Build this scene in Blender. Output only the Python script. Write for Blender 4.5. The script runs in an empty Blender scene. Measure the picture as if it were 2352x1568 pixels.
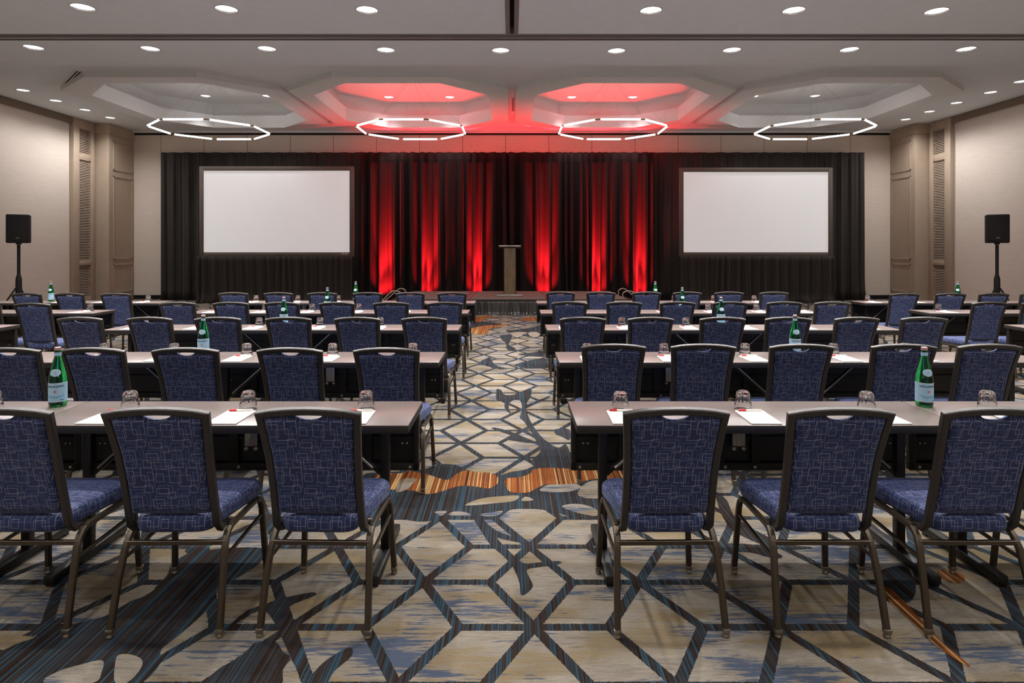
import bpy, bmesh, math, random
from mathutils import Vector, Matrix
from mathutils.geometry import tessellate_polygon
random.seed(7)
R = math.radians
PI = math.pi
sc = bpy.context.scene
C = sc.collection
# ------------------------------------------------------------------ camera model
F, XV, YH, HC = 1400.0, 1176.0, 570.0, 1.585
def on_floor(px, py, z=0.0):
    d = (HC - z) * F / (py - YH)
    return ((px - XV) / F * d, d)

# ------------------------------------------------------------------ helpers
def link(o):
    C.objects.link(o)
    return o

class MB:
    """collects shapes and links them as ONE mesh object"""
    def __init__(s):
        s.v, s.f, s.m = [], [], []
        s.M = Matrix.Identity(4)
    def add(s, verts, faces, mi=0):
        b = len(s.v)
        s.v += [tuple(s.M @ Vector(p)) for p in verts]
        s.f += [tuple(i + b for i in f) for f in faces]
        s.m += [mi] * len(faces)
    def box(s, x0, x1, y0, y1, z0, z1, bev=0.0, mi=0, seg=2, rot=None):
        bm = bmesh.new()
        bmesh.ops.create_cube(bm, size=1)
        for q in bm.verts:
            q.co = Vector(((x0 + x1) / 2 + q.co.x * (x1 - x0), (y0 + y1) / 2 + q.co.y * (y1 - y0), (z0 + z1) / 2 + q.co.z * (z1 - z0)))
        if bev > 0:
            bmesh.ops.bevel(bm, geom=list(bm.edges), offset=bev, segments=seg, affect='EDGES', profile=0.5)
        if rot:
            for q in bm.verts:
                q.co = rot @ q.co
        s.dump(bm, mi)
    def dump(s, bm, mi=0):
        bm.verts.index_update()
        s.add([tuple(q.co) for q in bm.verts], [[q.index for q in f.verts] for f in bm.faces], mi)
        bm.free()
    def sweep(s, path, sect, ref=(0, 0, 1), closed=False, mi=0, scales=None):
        """sweep a 2-D section (list of (a,b)) along a 3-D path"""
        P = [Vector(p) for p in path]
        n, k = len(P), len(sect)
        ref = Vector(ref)
        vs = []
        for i, p in enumerate(P):
            if closed:
                t0, t1 = (p - P[i - 1]).normalized(), (P[(i + 1) % n] - p).normalized()
            else:
                t0 = (p - P[i - 1]).normalized() if i else (P[1] - p).normalized()
                t1 = (P[i + 1] - p).normalized() if i < n - 1 else t0
            t = (t0 + t1).normalized()
            r = ref - t * ref.dot(t)
            if r.length < 1e-4:
                r = Vector((1, 0, 0)) - t * t.x
            a = r.normalized()
            b = t.cross(a).normalized()
            c = max(0.35, t.dot(t1))
            sc_ = scales[i] if scales else 1.0
            # mitre in the plane of the bend
            bend = (t1 - t0)
            for (u, w) in sect:
                q = a * u * sc_ + b * w * sc_
                if bend.length > 1e-4:
                    bd = bend.normalized()
                    q = q + bd * (q.dot(bd)) * (1 / c - 1)
                vs.append(tuple(p + q))
        fs = []
        for i in range(n if closed else n - 1):
            j = (i + 1) % n
            for q in range(k):
                fs.append((i * k + q, i * k + (q + 1) % k, j * k + (q + 1) % k, j * k + q))
        if not closed:
            fs.append(tuple(range(k - 1, -1, -1)))
            fs.append(tuple((n - 1) * k + q for q in range(k)))
        s.add(vs, fs, mi)
    def tube(s, path, r, n=10, closed=False, mi=0, scales=None, ref=(0.13, 0.21, 0.97)):
        s.sweep(path, [(r * math.cos(2 * PI * i / n), r * math.sin(2 * PI * i / n)) for i in range(n)], ref, closed, mi, scales)
    def bar(s, path, w, h, ref=(0, 0, 1), closed=False, mi=0, bev=0.003):
        a, b = h / 2, w / 2
        e = min(bev, a * .6, b * .6)
        sect = [(a, b - e), (a - e, b), (-a + e, b), (-a, b - e), (-a, -b + e), (-a + e, -b), (a - e, -b), (a, -b + e)]
        s.sweep(path, sect, ref, closed, mi)
    def lathe(s, prof, n=24, mi=0, cap=True, fl=None):
        """prof: list of (r,z); fl(i_prof, angle)->radius factor"""
        vs, fs = [], []
        for k, (r, z) in enumerate(prof):
            for i in range(n):
                a = 2 * PI * i / n
                q = r * (fl(k, a) if fl else 1)
                vs.append((q * math.cos(a), q * math.sin(a), z))
        for k in range(len(prof) - 1):
            for i in range(n):
                j = (i + 1) % n
                fs.append((k * n + i, k * n + j, (k + 1) * n + j, (k + 1) * n + i))
        if cap:
            fs.append(tuple(range(n - 1, -1, -1)))
            fs.append(tuple((len(prof) - 1) * n + i for i in range(n)))
        s.add(vs, fs, mi)
    def poly(s, pts, z, mi=0):
        vs = [Vector((p[0], p[1], z)) for p in pts]
        tris = tessellate_polygon([vs])
        out = []
        for t in tris:
            a, b, c = [vs[i] for i in t]
            out.append(t if (b - a).cross(c - a).z > 0 else (t[0], t[2], t[1]))
        s.add([tuple(q) for q in vs], out, mi)
    def build(s, name, mats, parent=None, smooth=True, angle=32, uv=False):
        me = bpy.data.meshes.new(name)
        me.from_pydata(s.v, [], s.f)
        if not isinstance(mats, (list, tuple)):
            mats = [mats]
        for m in mats:
            me.materials.append(m)
        me.polygons.foreach_set('material_index', s.m)
        if smooth:
            me.polygons.foreach_set('use_smooth', [True] * len(me.polygons))
            me.set_sharp_from_angle(angle=R(angle))
        if uv:
            box_uv(me)
        me.update()
        o = link(bpy.data.objects.new(name, me))
        if parent:
            o.parent = parent
        return o

def box_uv(me):
    uv = me.uv_layers.new(name='UVMap')
    for p in me.polygons:
        n = p.normal
        ax = max(range(3), key=lambda i: abs(n[i]))
        for li in p.loop_indices:
            c = me.vertices[me.loops[li].vertex_index].co
            uv.data[li].uv = (c.x, c.z) if ax == 1 else ((c.x, c.y) if ax == 2 else (c.y, c.z))

def empty(name, loc=(0, 0, 0), rz=0.0):
    o = link(bpy.data.objects.new(name, None))
    o.empty_display_size = 0.1
    o.location = loc
    o.rotation_euler = (0, 0, rz)
    return o
def tag(o, label, cat, group=None):
    o['label'] = label
    o['category'] = cat
    if group:
        o['group'] = group
    return o
def struct(o):
    o['kind'] = 'structure'
    return o
def dup(root, loc, rz=0.0):
    r = root.copy()
    C.objects.link(r)
    r.location = loc
    r.rotation_euler = (0, 0, rz)
    for ch in list(root.children):
        c = ch.copy()
        C.objects.link(c)
        c.parent = r
        for g in list(ch.children):
            d = g.copy()
            C.objects.link(d)
            d.parent = c
    return r
class Proto:
    """first call hands out the prototype itself, later ones copies of it"""
    def __init__(s, root): s.root, s.used = root, False
    def __call__(s, loc, rz=0.0):
        if not s.used:
            s.used = True
            s.root.location = loc
            s.root.rotation_euler = (0, 0, rz)
            return s.root
        return dup(s.root, loc, rz)

# ------------------------------------------------------------------ shader helpers
def lin(h):
    h = h.lstrip('#')
    v = [int(h[i:i + 2], 16) / 255 for i in (0, 2, 4)]
    return tuple(x / 12.92 if x <= .04045 else ((x + .055) / 1.055) ** 2.4 for x in v) + (1,)
def col(c):
    return lin(c) if isinstance(c, str) else (tuple(c) + (1,))[:4]

class NT:
    def __init__(s, name):
        s.mat = bpy.data.materials.new(name)
        s.mat.use_nodes = True
        s.t = s.mat.node_tree
        s.b = s.t.nodes['Principled BSDF']
    def n(s, typ, **kw):
        q = s.t.nodes.new(typ)
        for k, v in kw.items():
            setattr(q, k, v)
        return q
    def ln(s, a, b): s.t.links.new(a, b)
    def put(s, sock, val):
        if isinstance(val, V): s.ln(val.o, sock)
        elif isinstance(val, bpy.types.NodeSocket): s.ln(val, sock)
        else: sock.default_value = val
    def math(s, op, a, b=None, c=None, clamp=False):
        q = s.n('ShaderNodeMath', operation=op, use_clamp=clamp)
        s.put(q.inputs[0], a)
        if b is not None: s.put(q.inputs[1], b)
        if c is not None: s.put(q.inputs[2], c)
        return V(s, q.outputs[0])
    def mix(s, f, a, b):
        q = s.n('ShaderNodeMix', data_type='RGBA')
        s.put(q.inputs[0], f)
        s.put(q.inputs[6], a if isinstance(a, (V, bpy.types.NodeSocket)) else col(a))
        s.put(q.inputs[7], b if isinstance(b, (V, bpy.types.NodeSocket)) else col(b))
        return q.outputs[2]
    def comb(s, x, y, z):
        q = s.n('ShaderNodeCombineXYZ')
        for i, v in enumerate((x, y, z)): s.put(q.inputs[i], v)
        return q.outputs[0]
    def sep(s, vec):
        q = s.n('ShaderNodeSeparateXYZ')
        s.ln(vec, q.inputs[0])
        return [V(s, q.outputs[i]) for i in range(3)]
    def coord(s, which='Object'):
        return s.n('ShaderNodeTexCoord').outputs[which]
    def noise(s, vec, scale=5.0, detail=2.0, rough=.5):
        q = s.n('ShaderNodeTexNoise')
        s.ln(vec, q.inputs['Vector'])
        q.inputs['Scale'].default_value = scale
        q.inputs['Detail'].default_value = detail
        q.inputs['Roughness'].default_value = rough
        return V(s, q.outputs[0])
    def ramp(s, fac, stops, interp='LINEAR'):
        q = s.n('ShaderNodeValToRGB')
        q.color_ramp.interpolation = interp
        e = q.color_ramp.elements
        while len(e) < len(stops): e.new(.5)
        for el, (p, c) in zip(e, stops):
            el.position = p
            el.color = col(c)
        s.put(q.inputs[0], fac)
        return q.outputs[0]
    def smooth(s, v, a, b):
        q = s.n('ShaderNodeMapRange', interpolation_type='SMOOTHSTEP')
        s.put(q.inputs[0], v)
        q.inputs[1].default_value, q.inputs[2].default_value = a, b
        return V(s, q.outputs[0])
    def bump(s, h, strength=.3, dist=.002):
        q = s.n('ShaderNodeBump')
        q.inputs['Strength'].default_value = strength
        q.inputs['Distance'].default_value = dist
        s.put(q.inputs['Height'], h)
        s.ln(q.outputs[0], s.b.inputs['Normal'])
    def base(s, c, rough=.5, metal=0, spec=.5):
        s.put(s.b.inputs['Base Color'], c if isinstance(c, (V, bpy.types.NodeSocket)) else col(c))
        s.b.inputs['Roughness'].default_value = rough
        s.b.inputs['Metallic'].default_value = metal
        s.b.inputs['Specular IOR Level'].default_value = spec
        return s
class V:
    def __init__(s, nt, o): s.nt, s.o = nt, o
    def __add__(s, k): return s.nt.math('ADD', s, k)
    def __sub__(s, k): return s.nt.math('SUBTRACT', s, k)
    def __rsub__(s, k): return s.nt.math('SUBTRACT', k, s)
    def __mul__(s, k): return s.nt.math('MULTIPLY', s, k)
    __radd__ = __add__
    __rmul__ = __mul__
    def abs(s): return s.nt.math('ABSOLUTE', s)
    def max(s, k): return s.nt.math('MAXIMUM', s, k)
    def min(s, k): return s.nt.math('MINIMUM', s, k)
    def wrap(s, a, b): return s.nt.math('WRAP', s, b, a)
    def lt(s, k): return s.nt.math('LESS_THAN', s, k)
    def sqrt(s): return s.nt.math('SQRT', s)

def simple(name, c, rough=.5, metal=0, spec=.5, var=0.0, vscale=60, bump=0.0, stretch=(1, 1, 1)):
    """plain surface with a fine procedural mottling"""
    t = NT(name)
    t.base(c, rough, metal, spec)
    if var or bump:
        mp = t.n('ShaderNodeMapping')
        mp.inputs['Scale'].default_value = stretch
        t.ln(t.coord(), mp.inputs[0])
        nz = t.noise(mp.outputs[0], vscale, 3)
        a = col(c)
        lo = tuple(x * (1 - var) for x in a[:3])
        hi = tuple(min(1, x * (1 + var)) for x in a[:3])
        if var:
            t.base(t.ramp(nz, [(.3, lo), (.7, hi)]), rough, metal, spec)
        if bump:
            t.bump(nz, bump)
    return t.mat
def emit(name, c, st):
    t = NT(name)
    t.base((.8, .8, .8), .4)
    t.b.inputs['Emission Color'].default_value = col(c)
    t.b.inputs['Emission Strength'].default_value = st
    return t.mat

M = {}
M['ceiling'] = simple('ceiling_paint', '#e1e6ea', .9, var=.02, vscale=8)
M['coffer'] = simple('coffer_paint', '#e0e0df', .9, var=.015, vscale=8)
M['track'] = simple('track_metal', '#8d8a88', .5, .4)
M['slot'] = simple('slot_black', '#0a0909', .8)
M['taupe'] = simple('taupe_paint', '#b29f8c', .55, var=.03, vscale=5)
M['taupe_dark'] = simple('taupe_trim', '#7d6b5b', .5, var=.03, vscale=5)
M['frame'] = simple('chair_frame_bronze', '#46423f', .36, .7, var=.4, vscale=420, bump=.25)
M['legs'] = simple('chair_leg_bronze', '#4f4539', .34, .7, var=.4, vscale=420, bump=.25)
M['glide'] = simple('glide_nickel', '#8b8172', .3, .8)
M['blackmetal'] = simple('table_black_metal', '#1c1a17', .42, .2, var=.2, vscale=40)
M['silver'] = simple('silver_bracket', '#b9b4ae', .3, .8)
M['edge'] = simple('table_edge_band', '#1c1817', .5, var=.1, vscale=20)
M['paper'] = simple('pad_paper', '#f3efe8', .8)
M['red'] = simple('red_plastic', '#c22a20', .35)
M['white'] = simple('white_plastic', '#e9e4dc', .35)
M['speaker'] = simple('speaker_black', '#131211', .6, var=.3, vscale=150)
M['grille'] = simple('speaker_grille', '#1a1816', .7, var=.4, vscale=400)
M['standblack'] = simple('stand_black', '#100f0e', .7)
M['cable'] = simple('cable_black', '#0c0b0b', .6)
M['wire'] = simple('steel_wire', '#8f8a85', .35, .6)
M['brass'] = simple('brass_joint', '#a58a55', .35, .8)
M['reflector'] = simple('downlight_reflector', '#d9d6d2', .18, .9)
M['ringwhite'] = simple('downlight_trim', '#c8c4c0', .5)
M['lamp'] = emit('downlight_lamp', '#fbfaff', 9)
M['tube'] = emit('led_tube', '#fff6f2', 10)
M['satin'] = simple('satin_black', '#3d3b39', .3, spec=.7, var=.15, vscale=60)
M['rail'] = simple('cream_tube', '#cdbfae', .4, .3)
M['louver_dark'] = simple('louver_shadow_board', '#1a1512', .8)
M['deckred'] = simple('deck_red', '#8e1b1d', .6)
M['mark'] = simple('pale_mark', '#8d8a86', .5)
M['markred'] = simple('pad_mark_red', '#c9837a', .7)

# table top: grey-brown laminate with long fine grain
t = NT('table_laminate')
x, y, z = t.sep(t.coord())
g = t.noise(t.comb(x * 1.2, y * 60, 0.0), 3, 4, .6)
t.base(t.ramp(g, [(.3, '#695b56'), (.7, '#796a64')]), .29, spec=.5)
M['top'] = t.mat
# walls: horizontal grasscloth
def grass(name, c0, c1, seams=None):
    t = NT(name)
    x, y, z = t.sep(t.coord())
    g = t.noise(t.comb(x * 1.3, y * 1.3, z * 45), 2.2, 5, .7)
    g2 = t.noise(t.comb(x * 5, y * 5, z * 160), 2, 2, .6)
    f = g * .65 + g2 * .35
    c = t.ramp(f, [(.34, c0), (.66, c1)])
    if seams:
        per, off = seams
        k = (x - off).wrap(-per / 2, per / 2).abs().lt(.006)
        c = t.mix(k, c, '#4a3c34')
    t.base(c, .85, spec=.25)
    t.bump(f, .25, .004)
    return t.mat
M['wall'] = grass('wall_grasscloth', '#d3c4b7', '#e6dace')
M['wallback'] = grass('wall_grasscloth_panels', '#d8c7b8', '#ebddd0', (1.35, -.2))
# wood for the lectern
t = NT('lectern_wood')
x, y, z = t.sep(t.coord())
g = t.noise(t.comb(x * 16, y * 16, z * 1.1), 2, 5, .65)
t.base(t.ramp(g, [(.3, '#5e4b37'), (.55, '#836b50'), (.75, '#9d8362')]), .45)
M['wood'] = t.mat
t = NT('lectern_side')
g = t.noise(t.comb(*[q for q in t.sep(t.coord())]), 9, 3)
t.base(t.ramp(g, [(.3, '#2a221b'), (.7, '#3a2f25')]), .5)
M['woodside'] = t.mat
# stage deck
t = NT('stage_deck_carpet')
x, y, z = t.sep(t.coord())
g = t.noise(t.comb(x, y, z), 130, 3)
g2 = t.noise(t.comb(x * .6, y * 14, 0.0), 2.5, 3)
seam = (y - 15.82).wrap(-.61, .61).abs().lt(.006)
c = t.ramp(g * .5 + g2 * .5, [(.35, '#5a4e47'), (.65, '#7a6c62')])
t.base(t.mix(seam, c, '#1c1714'), .75, spec=.3)
M['deck'] = t.mat
# curtains
def velvet(name, c, sheen):
    t = NT(name)
    x, y, z = t.sep(t.coord())
    g = t.noise(t.comb(x, y, z), 260, 2)
    a = col(c)
    t.base(t.ramp(g, [(.3, tuple(q * .75 for q in a[:3])), (.7, tuple(q * 1.25 for q in a[:3]))]), .85, spec=.12)
    t.b.inputs['Sheen Weight'].default_value = sheen
    t.b.inputs['Sheen Roughness'].default_value = .4
    t.b.inputs['Sheen Tint'].default_value = (.9, .88, .85, 1)
    return t.mat
M['velvet'] = velvet('black_velvet', '#3b3633', .1)
M['velvet_mid'] = velvet('charcoal_drape', '#272121', .02)
# screen
t = NT('projection_screen')
t.base('#e8e6e6', .9, spec=.1)
t.b.inputs['Emission Color'].default_value = (1, .985, .985, 1)
t.b.inputs['Emission Strength'].default_value = .30  # even glow added to the surface in place of projector light
M['screen'] = t.mat
M['screenframe'] = simple('screen_frame', '#6a5f58', .6, var=.15, vscale=30)

# glass
def glass(name, c, ior, rough=0.0):
    t = NT(name)
    t.base(c, rough)
    t.b.inputs['Transmission Weight'].default_value = 1
    t.b.inputs['IOR'].default_value = ior
    return t.mat
M['glass'] = glass('clear_glass', (.97, .98, .97), 1.48)
M['green'] = glass('green_glass', (.05, .72, .2), 1.4)
M['labelblue'] = simple('label_blue', '#93b7cc', .55)
M['labelline'] = simple('label_border', '#d8dfe2', .5)
M['ink'] = simple('label_ink', '#1c2a3c', .6)
M['inkblue'] = simple('label_ink_blue', '#57a0c6', .6)
M['inkdeep'] = simple('label_ink_deep_blue', '#2f7dbb', .6)
M['star'] = simple('label_star', '#d8402c', .5)
M['cap'] = simple('bottle_cap', '#b98d8d', .35, .3)

# chair fabric: navy cloth woven with outlined rectangles
t = NT('chair_fabric')
TX, TY = .185, .206
k = TX / 485.0
tan = [(1005, 383, 1128, 527), (862, 418, 942, 512), (1107, 432, 1235, 570), (1198, 350, 1322, 494), (848, 594, 978, 655),
       (967, 640, 1047, 715), (800, 725, 917, 828), (988, 692, 1175, 885), (1213, 555, 1296, 636), (868, 795, 1050, 900), (1238, 803, 1322, 880)]
blu = [(880, 330, 1070, 447), (1265, 400, 1320, 585), (877, 562, 1020, 660), (830, 685, 952, 772), (1072, 600, 1200, 672),
       (1115, 645, 1258, 790), (1065, 735, 1145, 810), (933, 823, 1015, 913), (1125, 838, 1205, 940)]
uvw = t.coord('UV')
def rects(lst):
    acc = None
    for (x0, y0, x1, y1) in lst:
        a = t.n('ShaderNodeVectorMath', operation='SUBTRACT')
        t.ln(uvw, a.inputs[0])
        a.inputs[1].default_value = ((x0 + x1) / 2 * k, -(y0 + y1) / 2 * k, 0)
        w = t.n('ShaderNodeVectorMath', operation='WRAP')
        t.ln(a.outputs[0], w.inputs[0])
        w.inputs[1].default_value = (TX / 2, TY / 2, 1)
        w.inputs[2].default_value = (-TX / 2, -TY / 2, -1)
        b = t.n('ShaderNodeVectorMath', operation='ABSOLUTE')
        t.ln(w.outputs[0], b.inputs[0])
        e = t.n('ShaderNodeVectorMath', operation='SUBTRACT')
        t.ln(b.outputs[0], e.inputs[0])
        e.inputs[1].default_value = ((x1 - x0) / 2 * k, (y1 - y0) / 2 * k, 0)
        px, py, pz = t.sep(e.outputs[0])
        q = px.max(py).abs()
        acc = q if acc is None else acc.min(q)
    return acc
u, v, _w = t.sep(uvw)
weave = t.noise(t.comb(u * 700, v * 700, 0.0), 1, 1)
cloth = t.ramp(weave, [(.3, '#1f2849'), (.7, '#2b3660')])
blu2 = [(x0 + 205, y0 + 118, x1 + 205, y1 + 118) for (x0, y0, x1, y1) in blu[:6]]
c = t.mix(rects(blu2).lt(.0006) * .55, cloth, '#6b7aa6')
c = t.mix(rects(blu).lt(.0007) * .8, c, '#7480a8')
c = t.mix(rects(tan).lt(.00075) * .85, c, '#9793a0')
t.base(c, .7, spec=.3)
t.b.inputs['Sheen Weight'].default_value = .15
t.b.inputs['Sheen Tint'].default_value = (.6, .68, 1, 1)
t.bump(weave, .2, .0006)
M['fabric'] = t.mat

# ------------------------------------------------------------------ carpet
HX, HY, LA, LB, LS = .092, 2.551, 1.021, .688, .315
def yarn(t, x, y, stops, fx=110, fy=.2, jitter=True):
    g = t.noise(t.comb(x * fx, y * fy, 0.0), 1.0, 2, .75)
    return t.ramp(g, stops)
DARK = [(.36, '#1d1514'), (.44, '#38281f'), (.50, '#2b2724'), (.55, '#283a48'), (.65, '#37505c')]
ORANGE = [(.30, '#241512'), (.38, '#4d2413'), (.43, '#94501f'), (.47, '#55291a'), (.51, '#a4602c'), (.55, '#3a201a'), (.59, '#b98a52'), (.64, '#bda478'), (.70, '#7a4420')]
def cells(t, x, y):
    s1 = t.noise(t.comb(x * 5.5, y * 62, 0.0), 1.0, 4, .62)
    s2 = t.noise(t.comb(x * 1.6, y * 4.0, 3.0), 1.0, 2, .5)
    s3 = t.noise(t.comb(x * 1.9, y * 5.0, 9.0), 1.0, 2, .5)
    fine = t.noise(t.comb(x * 20, y * 230, 0.0), 1.0, 2, .6)
    base = t.ramp(s1 * .6 + fine * .4, [(.35, '#7a6f66'), (.5, '#8f8577'), (.65, '#a39b8e')])
    och = t.smooth(s1 * .55 + fine * .2 + s3 * .75, .72, .83)
    c = t.mix(och * .68, base, '#7b663f')
    blue = t.smooth(s1 * .62 + fine * .22 + s2 * .75, .835, .90)
    c = t.mix(blue * .9, c, '#3f4d63')
    return c
def carpet(kind):
    t = NT('carpet_' + kind)
    x, y, z = t.sep(t.coord())
    if kind == 'lattice':
        jag = t.noise(t.comb(x * 90, y * 90, 0.0), 1.0, 1)
        fx = (x - HX).wrap(-LA / 2, LA / 2).abs()
        fy = (y - HY).wrap(-LB / 2, LB / 2).abs()
        dx, dy = LA / 2 - LS, LB / 2
        L = math.hypot(dx, dy)
        ux, uy = dx / L, dy / L
        def quarter(a, b):
            h = (a - LS).max(0.0)
            d1 = (h * h + b * b).sqrt()
            pa = a - LS
            h2 = (pa * ux + b * uy).max(0.0).min(L)
            ex, ey = pa - h2 * ux, b - h2 * uy
            return d1.min((ex * ex + ey * ey).sqrt())
        d = quarter(fx, fy).min(quarter(LA / 2 - fx, LB / 2 - fy))
        line = (d + (jag - .5) * .008).lt(.0235)
        c = t.mix(line, cells(t, x, y), yarn(t, x, y, DARK))
    elif kind == 'branch':
        c = yarn(t, x, y, DARK)
    elif kind == 'orange':
        c = yarn(t, x, y, ORANGE, 62, .15)
    else:
        c = cells(t, x, y)
    pile = t.noise(t.comb(x * 300, y * 300, 0.0), 1.0, 1)
    c = t.mix(t.smooth(pile, .35, .7) * .35, c, '#1b1714')
    t.base(c, .95, spec=.1)
    t.bump(pile, .5, .003)
    return t.mat
CARPET = [carpet(q) for q in ('lattice', 'branch', 'orange', 'plain')]

def crop(ox, oy, s, pts):
    return [on_floor(ox + a / s, oy + b / s) for a, b in pts]
def smooth_loop(pts, n=4):
    out, k = [], len(pts)
    for i in range(k):
        p0, p1, p2, p3 = [Vector(pts[(i + j - 1) % k]) for j in range(4)]
        for q in range(n):
            u = q / n
            out.append(tuple(.5 * ((2 * p1) + (p2 - p0) * u + (2 * p0 - 5 * p1 + 4 * p2 - p3) * u * u + (3 * p1 - p0 - 3 * p2 + p3) * u ** 3)))
    return out
S7 = (776, 1000, 2.76)
S4 = (776, 560, 2.8)
S6 = (0, 860, 2.215)
S8 = (1552, 860, 2.215)
inlay = []
def inl(k, S, pts): inlay.append((k, smooth_loop(crop(*S, pts))))
inl(1, S7, [(865, 530), (905, 600), (965, 690), (1050, 765), (1110, 835), (1150, 930), (1165, 1015), (1235, 960), (1215, 900), (1200, 850), (1290, 832), (1410, 812), (1400, 795), (1280, 803), (1190, 812), (1130, 775), (1070, 715), (1010, 650), (1060, 660), (1195, 685), (1180, 665), (1100, 638), (1010, 605), (950, 560), (915, 525)])
inl(1, S7, [(300, 235), (430, 225), (560, 210), (640, 185), (700, 180), (760, 190), (810, 215), (900, 238), (1000, 242), (1030, 250), (1100, 230), (1200, 212), (1330, 150), (1440, 140), (1640, 120), (1900, 150), (1900, 480), (1640, 530), (1500, 520), (1390, 490), (1300, 470), (1200, 465), (1100, 470), (1000, 512), (870, 522), (780, 512), (690, 535), (600, 540), (500, 545), (360, 520), (150, 500), (150, 260)])
inl(2, S7, [(450, 225), (560, 245), (640, 270), (700, 280), (760, 240), (810, 222), (880, 235), (960, 235), (1010, 260), (1015, 300), (960, 335), (880, 325), (780, 320), (700, 340), (640, 360), (560, 372), (480, 350), (380, 345), (250, 330), (250, 245), (400, 240)])
inl(2, S7, [(1055, 290), (1080, 270), (1150, 265), (1220, 240), (1240, 215), (1330, 205), (1460, 210), (1640, 220), (1800, 225), (1800, 275), (1640, 275), (1560, 290), (1480, 308), (1330, 310), (1270, 330), (1240, 345), (1200, 362), (1100, 360), (1070, 330)])
for p in ([(805, 445), (860, 415), (940, 395), (1050, 385), (1145, 382), (1120, 415), (1000, 430), (900, 440)],
          [(1280, 345), (1330, 315), (1420, 310), (1520, 308), (1540, 330), (1480, 355), (1380, 362), (1300, 355)],
          [(1520, 370), (1560, 310), (1640, 285), (1760, 300), (1760, 390), (1640, 400), (1560, 395)],
          [(1420, 450), (1480, 435), (1560, 440), (1640, 470), (1640, 510), (1560, 500), (1480, 480)],
          [(905, 500), (975, 488), (1045, 480), (1010, 510), (920, 512)], [(1165, 415), (1190, 388), (1240, 410)],
          [(615, 485), (690, 480), (655, 510)], [(705, 505), (740, 482), (800, 485), (845, 510)],
          [(370, 360), (400, 280), (500, 275), (480, 300), (440, 340)]):
    inl(3, S7, p)
inl(1, S4, [(1020, 935), (1050, 940), (1065, 965), (1110, 972), (1170, 958), (1200, 942), (1245, 935), (1240, 980), (1215, 1030), (1290, 1005), (1365, 975), (1340, 1000), (1220, 1047), (1215, 1080), (1240, 1140), (1270, 1190), (1310, 1240), (1360, 1282), (1420, 1310), (1470, 1290), (1490, 1420), (1300, 1440), (1240, 1400), (1300, 1340), (1280, 1290), (1190, 1275), (1080, 1256), (1130, 1240), (1000, 1192), (990, 1182), (1030, 1184), (1130, 1213), (1262, 1268), (1265, 1245), (1230, 1190), (1195, 1140), (1170, 1115), (1185, 1060), (1175, 1012), (1140, 1003), (1105, 1022), (1100, 1060), (1118, 1098), (1075, 1060), (1068, 1010), (1020, 1000)])
inl(1, S4, [(1390, 1195), (1440, 1188), (1490, 1195), (1490, 1260), (1440, 1240), (1400, 1222)])
inl(1, S4, [(905, 770), (965, 730), (985, 735), (1000, 765), (1040, 790), (1100, 800), (1040, 806), (990, 788)])
inl(1, S4, [(1140, 775), (1250, 745), (1340, 735), (1400, 745), (1400, 790), (1260, 800), (1160, 790)])
inl(1, S4, [(1055, 588), (1120, 585), (1110, 620), (1100, 650), (1140, 670), (1135, 690), (1090, 680), (1080, 640), (1040, 600)])
inl(1, S4, [(1160, 707), (1240, 700), (1330, 688), (1330, 725), (1190, 717)])
inl(1, S4, [(1080, 560), (1200, 545), (1330, 530), (1330, 585), (1240, 600), (1160, 580)])
inl(1, S4, [(850, 505), (960, 500), (1060, 520), (1000, 545), (900, 560), (840, 560)])
inl(2, S4, [(855, 545), (940, 525), (1040, 520), (1100, 515), (1060, 530), (980, 545), (960, 575), (900, 580), (850, 565)])
inl(2, S4, [(890, 470), (960, 462), (1010, 462), (960, 475), (920, 500), (880, 495)])
inl(2, S4, [(1180, 478), (1260, 472), (1300, 478), (1290, 492), (1200, 495)])
for p in ([(1110, 572), (1170, 566), (1220, 572), (1180, 585), (1130, 585)], [(1225, 572), (1270, 566), (1300, 580), (1280, 598), (1240, 594)]):
    inl(3, S4, p)
inl(1, S6, [(-60, 1400), (180, 1335), (300, 1292), (450, 1250), (530, 1230), (600, 1190), (680, 1145), (780, 1090), (850, 1020), (880, 960), (1000, 900), (1320, 880), (1330, 950), (1180, 1050), (1095, 1100), (1065, 1180), (1020, 1230), (905, 1330), (820, 1400), (815, 1470), (720, 1568), (520, 1640), (220, 1640), (-60, 1640)])
for p in ([(600, 1430), (660, 1425), (720, 1450), (715, 1500), (650, 1568), (585, 1568), (585, 1480)], [(0, 1335), (100, 1330), (178, 1338), (90, 1370), (30, 1398), (0, 1398)],
          [(220, 1560), (300, 1510), (400, 1480), (520, 1455), (515, 1520), (480, 1568), (300, 1600)], [(675, 1140), (720, 1100), (790, 1090), (730, 1130), (690, 1145)]):
    inl(3, S6, p)
inl(1, S6, [(1040, 1600), (1110, 1500), (1200, 1450), (1260, 1400), (1300, 1365), (1400, 1360), (1440, 1410), (1478, 1440), (1440, 1500), (1400, 1600)])
inl(1, S6, [(1420, 1142), (1520, 1120), (1590, 1108), (1606, 1122), (1500, 1165), (1455, 1200), (1440, 1250), (1560, 1500), (1515, 1510), (1395, 1260), (1320, 1200), (1160, 1292), (1250, 1205), (1340, 1170)])
inl(1, S6, [(1640, 1470), (1772, 1390), (1790, 1430), (1700, 1510), (1640, 1600), (1540, 1600)])
inl(1, S6, [(940, 895), (1010, 880), (1090, 900), (1140, 930), (1060, 940), (1030, 1010), (980, 1000), (985, 940)])
inl(1, S8, [(1035, 1010), (1090, 980), (1180, 985), (1222, 1085), (1185, 1160), (1090, 1135), (1050, 1070)])
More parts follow.
